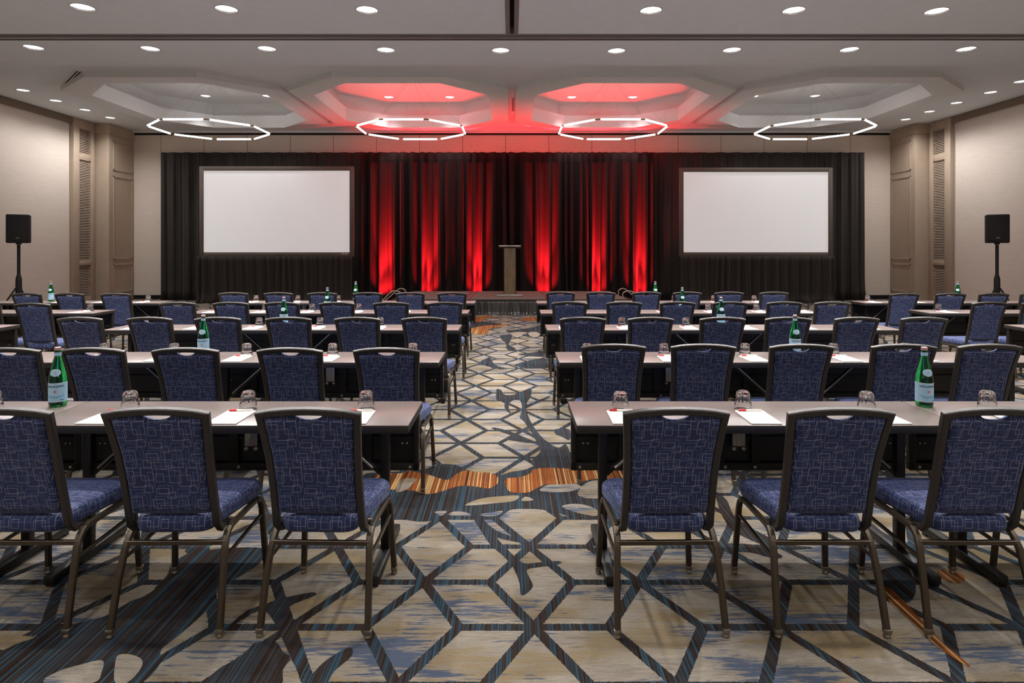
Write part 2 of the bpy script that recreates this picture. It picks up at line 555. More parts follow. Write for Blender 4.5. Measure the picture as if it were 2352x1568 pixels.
inl(2, S8, [(1050, 1085), (1100, 1095), (1210, 1205), (1350, 1355), (1495, 1480), (1440, 1460), (1300, 1360), (1180, 1240), (1090, 1160)])
inl(2, S8, [(1330, 1000), (1400, 995), (1470, 1030), (1440, 1065), (1360, 1040)])
inl(1, S8, [(250, 860), (420, 870), (540, 920), (500, 935), (380, 905), (260, 900)])
inl(1, S8, [(200, 600), (260, 640), (300, 720), (420, 800), (560, 860), (700, 880), (560, 890), (400, 850), (260, 760)])

RX, RY0, RY1, ZC, ZS, YS = 12.35, -4.0, 19.1, 5.25, 4.70, 10.38
fl = MB()
fl.add([(-RX, RY0, 0), (RX, RY0, 0), (RX, RY1, 0), (-RX, RY1, 0)], [(0, 1, 2, 3)], 0)
for i, (kd, pts) in enumerate(inlay):
    fl.poly(pts, {1: .0006, 2: .0012, 3: .0018}[kd] + i * .00001, kd)
struct(fl.build('floor', CARPET, smooth=False))

# ------------------------------------------------------------------ walls, ceiling, coffers
def wall(name, q, mat):
    b = MB()
    b.add(q, [(0, 1, 2, 3)])
    return struct(b.build(name, mat, smooth=False))
wall('wall_left', [(-RX, RY0, 0), (-RX, RY1, 0), (-RX, RY1, ZC), (-RX, RY0, ZC)], M['wall'])
wall('wall_right', [(RX, RY1, 0), (RX, RY0, 0), (RX, RY0, ZC), (RX, RY1, ZC)], M['wall'])
wall('wall_back', [(-RX, RY1, 0), (RX, RY1, 0), (RX, RY1, ZC), (-RX, RY1, ZC)], M['wallback'])
wall('wall_front', [(RX, RY0, 0), (-RX, RY0, 0), (-RX, RY0, ZC), (RX, RY0, ZC)], M['wall'])

def octo(cx, hw, y0, y1, cx_, cy_):
    return [(cx - hw + cx_, y0), (cx + hw - cx_, y0), (cx + hw, y0 + cy_), (cx + hw, y1 - cy_), (cx + hw - cx_, y1), (cx - hw + cx_, y1), (cx - hw, y1 - cy_), (cx - hw, y0 + cy_)]
ZR, ZL, ZT = 5.13, 5.49, 5.90
CX = [-7.71, -2.57, 2.57, 7.71]
TY0, TY1, TXH = 8.86, 9.11, .09
def sky(px, py, z):
    d = (z - HC) * F / (YH - py)
    return ((px - XV) / F * d, d)
ORD = ['first', 'second', 'third', 'fourth', 'fifth', 'sixth', 'seventh', 'eighth', 'ninth']
DOWN = []
for i, px in enumerate((190, 520, 843, 1495, 1823, 2151)):
    DOWN.append(sky(px, (18, 22, 24, 25, 25, 27)[i], ZS) + (ZS, 'round recessed downlight, %s from the left in the topmost ceiling row' % ORD[i], 1.0))
for i, px in enumerate((77, 345, 613, 886, 1150, 1416, 1681, 1951, 2219)):
    DOWN.append(sky(px, (110, 113, 113, 116, 117, 118, 116, 115, 114)[i], ZS) + (ZS, 'round recessed downlight, %s from the left in the row below the ceiling track' % ORD[i], .8))
for i, (px, py) in enumerate(((53, 208), (128, 232), (195, 253), (253, 271))):
    DOWN.append(sky(px, py, ZC) + (ZC, 'small downlight above the left wall, %s from the camera' % ORD[i], (.10, .18, .30, .42)[i]))
for i, (px, py) in enumerate(((2345, 188), (2275, 213), (2197, 237), (2135, 257), (2080, 275))):
    DOWN.append(sky(px, py, ZC) + (ZC, 'small downlight above the right wall, %s from the camera' % ORD[i], (.05, .10, .18, .30, .42)[i]))
cof = ['far left coffer', 'left red-lit coffer', 'right red-lit coffer', 'far right coffer']
for i, (px, py) in enumerate(((472, 221), (614, 221), (893, 224), (1033, 224), (1313, 224), (1453, 224), (1731, 222), (1872, 221))):
    DOWN.append(sky(px, py, ZT) + (ZT, 'downlight inside the %s, %s one of its pair' % (cof[i // 2], ('left', 'right')[i % 2]), .6))
def plate(b, outer, z, holes=()):
    """flat ceiling plate facing down, with round cut-outs for the downlights inside it"""
    bm = bmesh.new()
    xs, ys = [p[0] for p in outer], [p[1] for p in outer]
    loops = [outer] + list(holes)
    for (X, Y, Z, lab, pw) in DOWN:
        if abs(Z - z) < .01 and min(xs) < X < max(xs) and min(ys) < Y < max(ys):
            loops.append([(X + .136 * math.cos(2 * PI * k / 28), Y + .136 * math.sin(2 * PI * k / 28)) for k in range(28)])
    for lp in loops:
        vs = [bm.verts.new((a, c, z)) for a, c in lp]
        for i in range(len(vs)):
            bm.edges.new((vs[i], vs[(i + 1) % len(vs)]))
    bmesh.ops.triangle_fill(bm, use_beauty=True, edges=list(bm.edges), normal=(0, 0, -1))
    b.dump(bm)
ce = MB()
plate(ce, [(-RX, YS), (RX, YS), (RX, RY1), (-RX, RY1)], ZC, [octo(c, 2.48, 12.63, 18.40, 1.31, 1.12) for c in CX])
def soffit(x0, x1, y0, y1):
    plate(ce, [(x0, y0), (x1, y0), (x1, y1), (x0, y1)], ZS)
    P = [(x0, y0), (x1, y0), (x1, y1), (x0, y1)]
    ce.add([(p[0], p[1], ZS) for p in P] + [(p[0], p[1], ZC + .02) for p in P], [(k, (k + 1) % 4, 4 + (k + 1) % 4, 4 + k) for k in range(4)] + [(4, 5, 6, 7)])
soffit(-RX, -TXH, RY0, TY0)
soffit(TXH, RX, RY0, TY0)
soffit(-RX, RX, TY1, YS)
struct(ce.build('ceiling', M['ceiling'], smooth=False))
for i, c in enumerate(CX):
    b = MB()
    o_, h_, u_ = octo(c, 2.48, 12.63, 18.40, 1.31, 1.12), octo(c, 2.03, 13.10, 17.92, 1.0, 1.03), octo(c, 2.30, 12.83, 18.19, 1.1, 1.1)
    def ring(A, za, B, zb):
        n = len(A)
        b.add([(p[0], p[1], za) for p in A] + [(p[0], p[1], zb) for p in B], [(k, (k + 1) % n, n + (k + 1) % n, n + k) for k in range(n)])
    ring(o_, ZC + .02, o_, ZR)
    ring(o_, ZR, h_, ZR)
    ring(h_, ZR, h_, ZL)
    ring(h_, ZL, u_, ZL)
    ring(u_, ZL, u_, ZT)
    plate(b, u_, ZT)
    struct(b.build('trim_%d' % (i + 1), M['coffer'], smooth=False))
# partition tracks
b = MB()
b.box(-RX, RX, TY0, TY0 + .09, ZS + .004, ZS + .1, .003)
b.box(-RX, RX, TY0 + .09, TY0 + .185, ZS - .014, ZS + .1, .003)
b.box(-RX, RX, TY1 - .025, TY1, ZS - .014, ZS + .1, .003)
b.box(-RX, RX, TY0 + .185, TY1 - .025, ZS + .12, ZS + .16, mi=1)
struct(b.build('trim_5', [M['track'], M['slot']], smooth=False))
b = MB()
for (x0, x1) in ((-TXH, -TXH + .06), (TXH - .06, TXH)):
    b.box(x0, x1, RY0, TY0, ZS - .012, ZS + .1, .003)
b.box(-TXH, TXH, RY0, TY0, ZS + .12, ZS + .16, mi=1)
struct(b.build('trim_6', [M['track'], M['slot']], smooth=False))
# cornices along the side walls, shadow gap at the back wall
for i, s in enumerate((-1, 1)):
    b = MB()
    x1, x0 = s * RX, s * (RX - .09)
    b.box(min(x0, x1), max(x0, x1), YS + .01, 17.0, ZC - .17, ZC - .001, .012)
    struct(b.build('trim_%d' % (7 + i), M['taupe_dark'], smooth=False))
b = MB()
b.box(-11.9, 11.9, RY1 - .10, RY1 - .002, ZC - .06, ZC - .001, .01)
b.box(-11.9, 11.9, RY1 - .02, RY1 - .002, ZC - .12, ZC - .06, mi=1)
struct(b.build('trim_9', [M['coffer'], M['slot']], smooth=False))
for nm, s in (('baseboard_left', -1), ('baseboard_right', 1)):
    b = MB()
    x1, x0 = s * RX, s * (RX - .02)
    b.box(min(x0, x1), max(x0, x1), RY0, 16.98, .001, .13, .004)
    struct(b.build(nm, M['taupe_dark'], smooth=False))
b = MB()
b.box(-11.85, 11.85, RY1 - .02, RY1 - .001, .001, .12, .004)
struct(b.build('baseboard_back', M['slot'], smooth=False))
# corner pilasters with applied mouldings
for i, s in enumerate((-1, 1)):
    b = MB()
    xa = 11.85
    def bxs(x0, x1, *r, **k):
        b.box(min(s * x0, s * x1), max(s * x0, s * x1), *r, **k)
    bxs(xa, RX - .001, 17.92, RY1 - .001, .001, ZC - .001)
    bxs(xa - .03, RX - .001, 17.88, RY1 - .001, ZC - .30, ZC - .002, bev=.008)
    for (z0, z1) in ((.25, 1.12), (1.24, 3.75), (3.90, 4.80)):   # panel mouldings on the room side
        for (ya, yb, za, zb) in ((18.10, 18.15, z0, z1), (18.98, 19.03, z0, z1), (18.10, 19.03, z0, z0 + .05), (18.10, 19.03, z1 - .05, z1)):
            bxs(xa - .018, xa, ya, yb, za, zb, bev=.006)
    struct(b.build('trim_%d' % (10 + i), M['taupe'], smooth=False))
# louvred panels in the side walls
def louver(s):
    o = empty('louvered_panel', (s * RX, 17.44, 0))
    xi, xo = -s * .002, -s * .12
    def bxs(b, x0, x1, *r, **k): b.box(min(x0, x1), max(x0, x1), *r, **k)
    b = MB()
    zt = ZC - .004
    bxs(b, xi, xo, -.43, -.20, .002, zt, bev=.006)
    bxs(b, xi, xo, .28, .43, .002, zt, bev=.006)
    for z0, z1 in ((.002, .18), (1.10, 1.24), (4.10, 4.28), (4.98, zt)):
        bxs(b, xi, xo, -.20, .28, z0, z1, bev=.004)
    b.build('panel_frame', M['taupe'], o)
    for z0, z1 in ((.18, 1.10), (1.24, 4.10), (4.28, 4.98)):
        b = MB()
        n = int((z1 - z0) / .046)
        for k in range(n):
            z = z0 + (k + .5) * (z1 - z0) / n
            rot = Matrix.Translation((-s * .085, 0, z)) @ Matrix.Rotation(R(-62) * s, 4, 'Y')
            b.box(-.013, .013, -.198, .278, -.005, .005, rot=rot)
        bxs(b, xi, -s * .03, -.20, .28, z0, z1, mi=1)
        b.build('louver_slats', [M['taupe'], M['louver_dark']], o, smooth=False)
    side = 'left' if s < 0 else 'right'
    tag(o, 'tall taupe louvered wall panel in the %s side wall beside the corner pilaster' % side, 'wall panel', 'louvered wall panels')
louver(-1)
louver(1)

# ------------------------------------------------------------------ downlights
o = empty('downlight')
b = MB()
b.lathe([(.135, -.001), (.152, -.006), (.155, -.001), (.155, .004)], 28, cap=False)
b.build('trim_ring', M['ringwhite'], o)
b = MB()
b.lathe([(.135, .0), (.125, .03), (.105, .07), (.09, .10)], 28, cap=False)
b.build('reflector', M['reflector'], o)
b = MB()
b.lathe([(.0005, .022), (.128, .022)], 28, cap=False)
b.build('lens', M['lamp'], o)
down = Proto(o)
def spot(loc, power, ang=150, blend=1.0, r=.06, c=(1, .99, .99), aim=None, name='downlight_beam'):
    L = bpy.data.lights.new(name, 'SPOT')
    L.energy, L.spot_size, L.spot_blend, L.shadow_soft_size, L.color = power, R(ang), blend, r, c
    q = link(bpy.data.objects.new(name, L))
    q.location = loc
    if aim is not None:
        q.rotation_euler = (Vector(aim) - Vector(loc)).to_track_quat('-Z', 'Y').to_euler()
    return q
POW = 330
for (X, Y, Z, lab, pw) in DOWN:
    tag(down((X, Y, Z - .001)), lab, 'downlight', 'recessed ceiling downlights')
    spot((X, Y, Z - .03), POW * pw * (.7 if Z == ZT else 1), 80 if Z == ZT else 150)
# the same downlight rows carry on over and behind the camera
for yy, pw in ((6.2, 1.05), (4.4, .7), (2.4, .3), (.2, .3), (-2.2, .3)):
    for xx in (-7.6, -5.6, -3.7, -1.9, 1.9, 3.7, 5.6, 7.6):
        spot((xx, yy, ZS - .03), POW * pw)

# ------------------------------------------------------------------ octagonal pendants
def pendant():
    o = empty('octagon_pendant')
    r = 1.30 / math.cos(PI / 8)
    vs = [Vector((r * math.cos(PI / 8 + k * PI / 4), r * math.sin(PI / 8 + k * PI / 4), 0)) for k in range(8)]
    for k in range(8):
        a, c = vs[k], vs[(k + 1) % 8]
        d = (c - a).normalized()
        b = MB()
        b.tube([a + d * .075, a + d * .09, c - d * .09, c - d * .075], .021, 10)
        b.build('led_tube', M['tube'], o)
    for k in range(8):
        a = vs[k]
        b = MB()
        d0, d1 = (vs[k - 1] - a).normalized(), (vs[(k + 1) % 8] - a).normalized()
        b.tube([a + d0 * .075, a, a + d1 * .075], .015, 8)
        b.build('joint', M['brass'], o)
    for k in range(8):
        b = MB()
        b.tube([vs[k] + Vector((0, 0, .012)), Vector((vs[k].x * .03, vs[k].y * .03, 1.29))], .0013, 5)
        b.build('suspension_wire', M['wire'], o)
    b = MB()
    b.lathe([(.08, 1.309), (.08, 1.285), (.06, 1.275)], 20)
    b.build('ceiling_canopy', M['ringwhite'], o)
    return o
pend = Proto(pendant())
for c, w in zip((-7.66, -2.53, 2.53, 7.66), ('far left ceiling coffer', 'left red-lit ceiling coffer', 'right red-lit ceiling coffer', 'far right ceiling coffer')):
    tag(pend((c, 15.5, 4.59)), 'octagonal pendant of glowing white tubes hanging below the ' + w, 'pendant light', 'octagonal pendant lights')
# linear air vents
def vent(px, py, z, ln, rz, label, w=.09):
    X, d = (px - XV) / F * (z - HC) * F / (YH - py), (z - HC) * F / (YH - py)
    o = empty('linear_air_vent', (X, d, z - .001), rz)
    b = MB()
    b.box(-w, w, -ln / 2, ln / 2, -.010, .0, .003)
    b.build('vent_frame', M['coffer'], o)
    b = MB()
    for q in (-.45, .15):
        b.box(w * q, w * (q + .3), -ln / 2 + .03, ln / 2 - .03, -.012, -.008)
    b.build('vent_slot', M['slot'], o)
    tag(o, label, 'air vent', 'linear ceiling vents')
vent(166, 178, ZC, 1.46, R(45), 'slim ceiling air vent at the left corner of the far left coffer')
vent(1178, 240, ZC, 1.5, 0, 'slim ceiling air vent between the two red-lit coffers', .05)
vent(1642, 239, ZC, 1.5, 0, 'slim ceiling air vent between right red-lit and far right coffers', .05)

# ------------------------------------------------------------------ drapes
def drape(name, x0, x1, y, z0, z1, mat, label, seed, per=.30, amp=.075, flare=0.0, cat='curtain', group='stage drapes', step=.014, parent=None, rows=14, sharp=1.0):
    rng = random.Random(seed)
    # irregular fold widths
    xs, x = [x0], x0
    while x < x1:
        x += per * rng.uniform(.55, 1.55)
        xs.append(x)
    amps = [amp * rng.uniform(.45, 1.2) for _ in xs]
    drift = [rng.uniform(-.5, .5) * per for _ in xs]
    n = int((x1 - x0) / step)
    vs, fs = [], []
    for r in range(rows + 1):
        v = r / rows
        z = z0 + (z1 - z0) * v
        for i in range(n + 1):
            xx = x0 + (x1 - x0) * i / n
            k = 0
            lo, hi = 0, len(xs) - 2
            while lo < hi:
                m = (lo + hi + 1) // 2
                if xs[m] <= xx: lo = m
                else: hi = m - 1
            k = lo
            u = (xx - xs[k]) / (xs[k + 1] - xs[k])
            a = amps[k] * (1 - u) + amps[k + 1] * u
            w = math.cos(2 * PI * u)
            w = math.copysign(abs(w) ** sharp, w)
            off = a * w * (1 - .35 * v * v) + .014 * math.sin(xx * 41 + seed) + .009 * math.sin(xx * 83 + seed * 2 + v * 2)
            dz = drift[k] * (1 - u) + drift[k + 1] * u
            sx = dz * (1 - v) * .6 * math.sin(PI * min(1, max(0, (xx - x0) / (x1 - x0))))
            fl_ = flare * max(0, 1 - v * 7) ** 2
            vs.append((xx + sx, y - off - fl_ * (.6 + .4 * math.sin(xx * 9)), z))
    for r in range(rows):
        for i in range(n):
            a = r * (n + 1) + i
            fs.append((a, a + 1, a + n + 2, a + n + 1))
    b = MB()
    b.add(vs, fs)
    o = b.build(name, mat, parent, angle=180)
    sol = o.modifiers.new('cloth_thickness', 'SOLIDIFY')
    sol.thickness = .004
    if label:
        tag(o, label, cat, group)
    return o
YC, YD = 18.25, 18.58
PX = lambda px, d: (px - XV) / F * d
drape('stage_drape', PX(371, YD), PX(836, YD), YD, .004, 4.505, M['velvet'], 'tall black drape behind the left screen', 3, .42, .07, .10)
drape('stage_drape', PX(831, YC), PX(1499, YC), YC - .04, .004, 4.452, M['velvet_mid'], 'wide centre drape washed by red uplights behind the lectern', 11, .27, .10, .06, sharp=.8)
drape('stage_drape', PX(1494, YD), PX(1985, YD), YD, .004, 4.505, M['velvet'], 'tall black drape behind the right screen', 5, .40, .07, .10)

# red uplights at the foot of the drape, on the floor behind the stage
for i, px in enumerate((886, 985, 1095, 1250, 1370, 1466)):
    X = PX(px, YC)
    spot((X, 17.90, .05), 900, 72, 1.0, .06, (1, .012, .02), aim=(X, 18.20, .62), name='red_uplight')
    spot((X, 17.90, .05), 11000, 25, 1.0, .07, (1, .012, .02), aim=(X, 18.21, 1.75), name='red_uplight')
    spot((X, 17.955, .12), 560, 66, 1.0, .03, (1, .03, .035), aim=(X, 17.2, 5.5), name='red_uplight')
for X in (-2.6, -.9, .9, 2.6):
    spot((X, 18.86, .10), 900, 62, 1.0, .04, (1, .02, .03), aim=(X, 18.93, 5.0), name='red_uplight')

# ------------------------------------------------------------------ projection screens
def screen(px0, px1, py0, py1, label, brandmark):
    d = 17.75
    x0, x1 = PX(px0, d), PX(px1, d)
    z1, z0 = HC + (YH - py0) / F * d, HC + (YH - py1) / F * d
    o = empty('projection_screen', ((x0 + x1) / 2, d, z0))
    w, h = (x1 - x0) / 2, z1 - z0
    b = MB()
    f = .125
    b.box(-w, -w + f, -.02, .05, 0, h, .01)
    b.box(w - f, w, -.02, .05, 0, h, .01)
    b.box(-w + f, w - f, -.02, .05, 0, f, .01)
    b.box(-w + f, w - f, -.02, .05, h - f, h, .01)
    fr = b.build('screen_frame', M['screenframe'], o)
    b = MB()
    b.add([(-w + f, .0, f), (w - f, .0, f), (w - f, .0, h - f), (-w + f, .0, h - f)], [(0, 1, 2, 3)])
    b.build('screen_surface', M['screen'], o, smooth=False)
    if brandmark:
        b = MB()
        b.box(w - .36, w - .28, -.023, -.018, .07, .09)
        b.box(w - .26, w - .18, -.023, -.018, .07, .09)
        b.build('frame_mark', M['white'], fr)
    # legs of the screen frame stand behind the skirt
    for s in (-1, 1):
        b = MB()
        b.box(s * w * .9 - .03, s * w * .9 + .03, .0, .05, -z0 + .002, 0, .004)
        b.box(s * w * .9 - .03, s * w * .9 + .03, -.1, .15, -z0 + .002, -z0 + .04, .004)
        b.build('leg', M['blackmetal'], o)
    tag(o, label, 'screen', 'projection screens')
    return x0, x1, z0, d
a = screen(458, 813, 382, 589, 'large white projection screen in dark frame, left of the lectern', True)
drape('screen_skirt', a[0] + .01, a[1] - .01, a[3] - .12, .004, a[2] + .02, M['velvet'], 'black pleated skirt hanging below the left projection screen', 21, .24, .035, .16, group='screen skirts', rows=10)
a = screen(1560, 1912, 385, 589, 'large white projection screen in dark frame, right of the lectern', False)
drape('screen_skirt', a[0] + .01, a[1] - .01, a[3] - .12, .004, a[2] + .02, M['velvet'], 'black pleated skirt hanging below the right projection screen', 22, .24, .035, .16, group='screen skirts', rows=10)

# ------------------------------------------------------------------ stage
SY0, SY1, SH = 14.60, 17.35, .365
st = empty('stage', (0, 0, 0))
b = MB()
b.box(-2.78, 2.78, SY0, SY1, SH - .035, SH, .004)
b.build('deck', M['deck'], st)
b = MB()
b.box(-2.79, 2.79, SY0 - .02, SY0 - .001, SH - .06, SH - .004, .004)
b.box(-2.80, -2.781, SY0, SY1, SH - .06, SH - .004, .004)
b.box(2.781, 2.80, SY0, SY1, SH - .06, SH - .004, .004)
b.build('edge_trim', M['blackmetal'], st)
for k in range(4):
    for yy in (SY0 + .25, SY1 - .25):
        b = MB()
        xx = -2.6 + k * 1.733
        b.tube([(xx, yy, .003), (xx, yy, SH - .035)], .024, 10)
        b.build('leg', M['blackmetal'], st)
for xx in (-1.12, -1.02, .84, .94):  # narrow flat red lines running front to back on the deck
    b = MB()
    b.box(xx - .018, xx + .018, SY0 + .02, SY1 - .02, SH - .001, SH + .002)
    b.build('red_strip', M['deckred'], st)
tag(st, 'low carpeted stage platform carrying the lectern, black skirt in front', 'stage')
drape('skirt', -2.77, 2.77, SY0 - .06, .004, SH - .05, M['satin'], None, 31, .19, .05, .09, parent=st, step=.010, rows=10)

# stage step rails: pale bent tubes at both ends of the stage
def rail(s, label):
    o = empty('stage_handrail', (s * 2.88, 16.1, 0))
    for dx, dy, L in ((0, .0, 1.0), (.02, .95, .8)):
        b = MB()
        pts = [(s * (dx + .78), dy, .02), (s * (dx + .55), dy, .20)]
        for k in range(9):
            q = R(150 - k * 22)
            pts.append((s * (dx + .20 - math.cos(q) * .16 * L), dy, .36 + .10 * math.sin(q)))
        pts.append((s * (dx + .06), dy, .28))
        b.tube(pts, .014, 8)
        b.build('bent_tube', M['rail'], o)
    b = MB()
    b.box(min(s * .03, s * .55), max(s * .03, s * .55), -.05, 1.05, .003, .12, .006)
    b.box(min(s * .03, s * .30), max(s * .03, s * .30), -.05, 1.05, .12, .24, .006)
    b.build('step_block', M['blackmetal'], o)
    tag(o, label, 'stage steps', 'stage steps with rails')
rail(-1, 'black stage steps with pale bent tube rails at left stage end')
rail(1, 'black stage steps with pale bent tube rails at right stage end')

# ------------------------------------------------------------------ lectern
o = empty('lectern', (-.055, 15.68, SH))
b = MB()
b.box(-.33, .33, -.24, .24, .002, .045, .006)
b.build('base_plate', M['silver'], o)
b = MB()
b.box(-.142, .142, -.125, -.105, .046, 1.24, .003)
b.build('front_panel', M['wood'], o)
b = MB()
b.box(-.158, -.143, -.105, .14, .046, 1.22, .003)
b.box(.143, .158, -.105, .14, .046, 1.22, .003)
b.box(-.143, .143, .10, .14, .046, 1.22, .003)
b.build('side_panel', M['woodside'], o)
b = MB()
rot = Matrix.Translation((0, 0, 1.25)) @ Matrix.Rotation(R(-6), 4, 'X')
b.box(-.28, .28, -.22, .20, -.010, .022, .004, rot=rot)
b.build('reading_top', M['silver'], o)
tag(o, 'slim wooden lectern with metal top and base standing on the stage', 'lectern')

# ------------------------------------------------------------------ loudspeakers on stands
def speaker_set(px, side):
    d = 12.8
    X = PX(px, d)
    o = empty('loudspeaker', (X, d, 1.665), R(33 if X < 0 else -33))
    b = MB()
    b.box(-.195, .195, -.17, .17, .03, .625, .025, seg=3)
    b.build('cabinet', M['speaker'], o)
    b = MB()
    b.box(-.172, .172, -.182, -.16, .075, .59, .008)
    g = b.build('grille', M['grille'], o)
    b = MB()
    b.box(-.035, .035, -.185, -.181, .125, .133)
    b.box(-.018, .018, -.185, -.181, .140, .150)
    b.build('badge', M['mark'], g)
    b = MB()
    b.lathe([(.05, .001), (.05, .03)], 16)
    b.build('pole_cup', M['speaker'], o)
    tag(o, 'black loudspeaker on a stand near the %s wall' % side, 'loudspeaker', 'loudspeakers')
    t = empty('speaker_stand', (X, d, 0))
    b = MB()
    b.tube([(0, 0, .95), (0, 0, 1.663)], .030, 12)
    b.build('upper_pole', M['standblack'], t)
    b = MB()
    b.tube([(0, 0, .42), (0, 0, .55), (0, 0, .93), (0, 0, .98), (0, 0, 1.04)], .055, 14, scales=[1.0, 1.05, 1, .85, .55])
    b.build('fabric_sleeve', M['standblack'], t)
    for k in range(3):
        a_ = R(90 + 120 * k)
        b = MB()
        b.tube([(.03 * math.cos(a_), .03 * math.sin(a_), .78), (.24 * math.cos(a_), .24 * math.sin(a_), .42), (.42 * math.cos(a_), .42 * math.sin(a_), .012)], .016, 8)
        b.build('leg', M['standblack'], t)
    tag(t, 'black tripod stand holding the loudspeaker near the %s wall' % side, 'speaker stand', 'speaker stands')
speaker_set(43, 'left')
speaker_set(2290, 'right')

# cables lying on the carpet at the right
b = MB()
pts = [on_floor(1846 + k * 4.5, 701 + 5 * math.sin(k * .9), .008) + (.012,) for k in range(12)]
b.tube(pts, .010, 6)
tag(b.build('floor_cable', M['cable']), 'black cable lying on the carpet in front of the right drape', 'cable')

# ------------------------------------------------------------------ banquet chair
def chair():
    o = empty('banquet_chair')
    HWZ = [(.40, .196), (.50, .193), (.62, .192), (.74, .196), (.84, .203), (.93, .212)]
    def interp(z, T):
        if z <= T[0][0]: return T[0][1]
        for (a, p), (c, q) in zip(T, T[1:]):
            if z <= c: return p + (q - p) * (z - a) / (c - a)
        return T[-1][1]
    hw = lambda z: interp(z, HWZ) - .014
    YB = [(.38, -.160), (.48, -.185), (.60, -.212), (.75, -.250), (.88, -.292), (.96, -.322)]
    yb = lambda z: interp(z, YB)
    # back frame: one bent tube
    path = [(-.150, -.040, .392), (-.168, -.100, .390), (-.178, -.140, .398), (-hw(.43), yb(.43), .43)]
    for z in (.50, .58, .66, .74, .82, .89): path.append((-hw(z), yb(z), z))
    path.append((-hw(.922), yb(.922), .922))
    top = []
    for k in range(1, 8):
        u = -1 + 2 * k / 8
        z = .924 + .016 * (1 - u * u)
        top.append((u * hw(.922), yb(z), z))
    right = [(-p[0], p[1], p[2]) for p in reversed(path)]
    b = MB()
    b.bar(path + top + right, .029, .026, ref=(0, -1, -.3), bev=.004)
    b.build('back_frame', M['frame'], o)
    # upholstered back panel
    b = MB()
    nu, nv = 40, 18
    def pt(u, v, side):
        zt = .913 + .016 * (1 - u * u) - (.029 * math.sqrt(1 - (u / .32) ** 2) if abs(u) < .32 else 0)
        zb_ = .484 - .011 * (1 - u * u)
        z = zb_ + (zt - zb_) * v
        edge = min(1, (1 - abs(u)) / .12) * min(1, v / .05, (1 - v) / .06)
        e = math.sin(max(0, edge) * PI / 2)
        x = u * (hw(z) - .0155)
        y = yb(z) + side * (.006 + .016 * e) + .010 * (1 - u * u) * 1
        return (x, y, z)
    us = [-1 + 2 * i / nu for i in range(nu + 1)]
    vv = [j / nv for j in range(nv + 1)]
    vs = [pt(u, v, -1) for v in vv for u in us] + [pt(u, v, 1) for v in vv for u in us]
    N = (nu + 1) * (nv + 1)
    fs = []
    for j in range(nv):
        for i in range(nu):
            a = j * (nu + 1) + i
            fs.append((a, a + 1, a + nu + 2, a + nu + 1))
            fs.append((N + a, N + a + nu + 1, N + a + nu + 2, N + a + 1))
    ring = [i for i in range(nu + 1)] + [j * (nu + 1) + nu for j in range(1, nv + 1)] + [nv * (nu + 1) + i for i in range(nu - 1, -1, -1)] + [j * (nu + 1) for j in range(nv - 1, 0, -1)]
    for i in range(len(ring)):
        p, q = ring[i], ring[(i + 1) % len(ring)]
        fs.append((q, p, N + p, N + q))
    b.add(vs, fs)
    b.build('backrest', M['fabric'], o, uv=True, angle=50)
    # seat cushion: rounded trapezoid
    b = MB()
    out = []
    def corner(cx, cy, r, a0):
        for k in range(6):
            a = R(a0 + k * 18)
            out.append((cx + r * math.cos(a), cy + r * math.sin(a)))
    corner(.215 - .07, .25 - .07, .07, 0)
    corner(-.215 + .07, .25 - .07, .07, 90)
    corner(-.160 + .055, -.20 + .055, .055, 180)
    corner(.160 - .055, -.20 + .055, .055, 270)
    prof = [(.90, .400), (.97, .404), (1.0, .420), (1.0, .442), (.985, .458), (.95, .468), (.88, .473), (.6, .477), (.25, .479)]
    vs, fs = [], []
    n = len(out)
    for s_, z in prof:
        for (x, y) in out: vs.append((x * s_, (y - .02) * s_ + .02, z + .012 * (1 if y < 0 else -1) * 0))
    for k in range(len(prof) - 1):
        for i in range(n):
            j = (i + 1) % n
            fs.append((k * n + i, k * n + j, (k + 1) * n + j, (k + 1) * n + i))
    fs.append(tuple(range(n - 1, -1, -1)))
    fs.append(tuple((len(prof) - 1) * n + i for i in range(n)))
    b.add(vs, fs)
    b.build('seat', M['fabric'], o, uv=True, angle=60)
    # legs, rails, stretchers
    for s in (-1, 1):
        rear = [(s * .222, -.246, .022), (s * .216, -.205, .20), (s * .208, -.168, .325), (s * .204, -.146, .362), (s * .203, -.128, .379), (s * .202, -.098, .389)]
        front = [(s * .222, .246, .022), (s * .213, .232, .22), (s * .207, .222, .335), (s * .2055, .213, .362), (s * .2045, .196, .380), (s * .204, .165, .389)]
        rail_ = [(s * .202, -.112, .3885), (s * .202, -.05, .3895), (s * .203, .10, .3895), (s * .204, .178, .3885)]
        for pth in (rear, front):
            b = MB()
            b.bar(pth, .026, .024, ref=(0, 1, .2), bev=.005)
            lg = b.build('leg', M['legs'], o)
            f = pth[0]
            b = MB()
            b.box(f[0] - .0148, f[0] + .0148, f[1] - .0138, f[1] + .0138, .018, .036, .003)
            b.M = Matrix.Translation((f[0], f[1], 0))
            b.lathe([(.013, .002), (.015, .006), (.011, .016), (.006, .019)], 12)
            b.build('glide', M['glide'], lg)
        b = MB()
        b.bar(rail_, .026, .022, ref=(1, 0, 0), bev=.005)
        b.build('seat_rail', M['legs'], o)
        b = MB()
        b.bar([(s * .211, -.188, .285), (s * .209, .225, .300)], .014, .016)
        b.build('stretcher', M['legs'], o)
    b = MB()
    b.bar([(-.207, -.160, .345), (.207, -.160, .345)], .016, .020)
    b.build('stretcher', M['legs'], o)
    b = MB()
    b.bar([(-.203, .15, .388), (.203, .15, .388)], .022, .018)
    b.bar([(-.203, -.06, .388), (.203, -.06, .388)], .022, .018)
    b.build('seat_support', M['legs'], o)
    return o
chairs = Proto(chair())
ROWN = ['nearest', 'second', 'third', 'fourth', 'farthest']
SEATS = {}
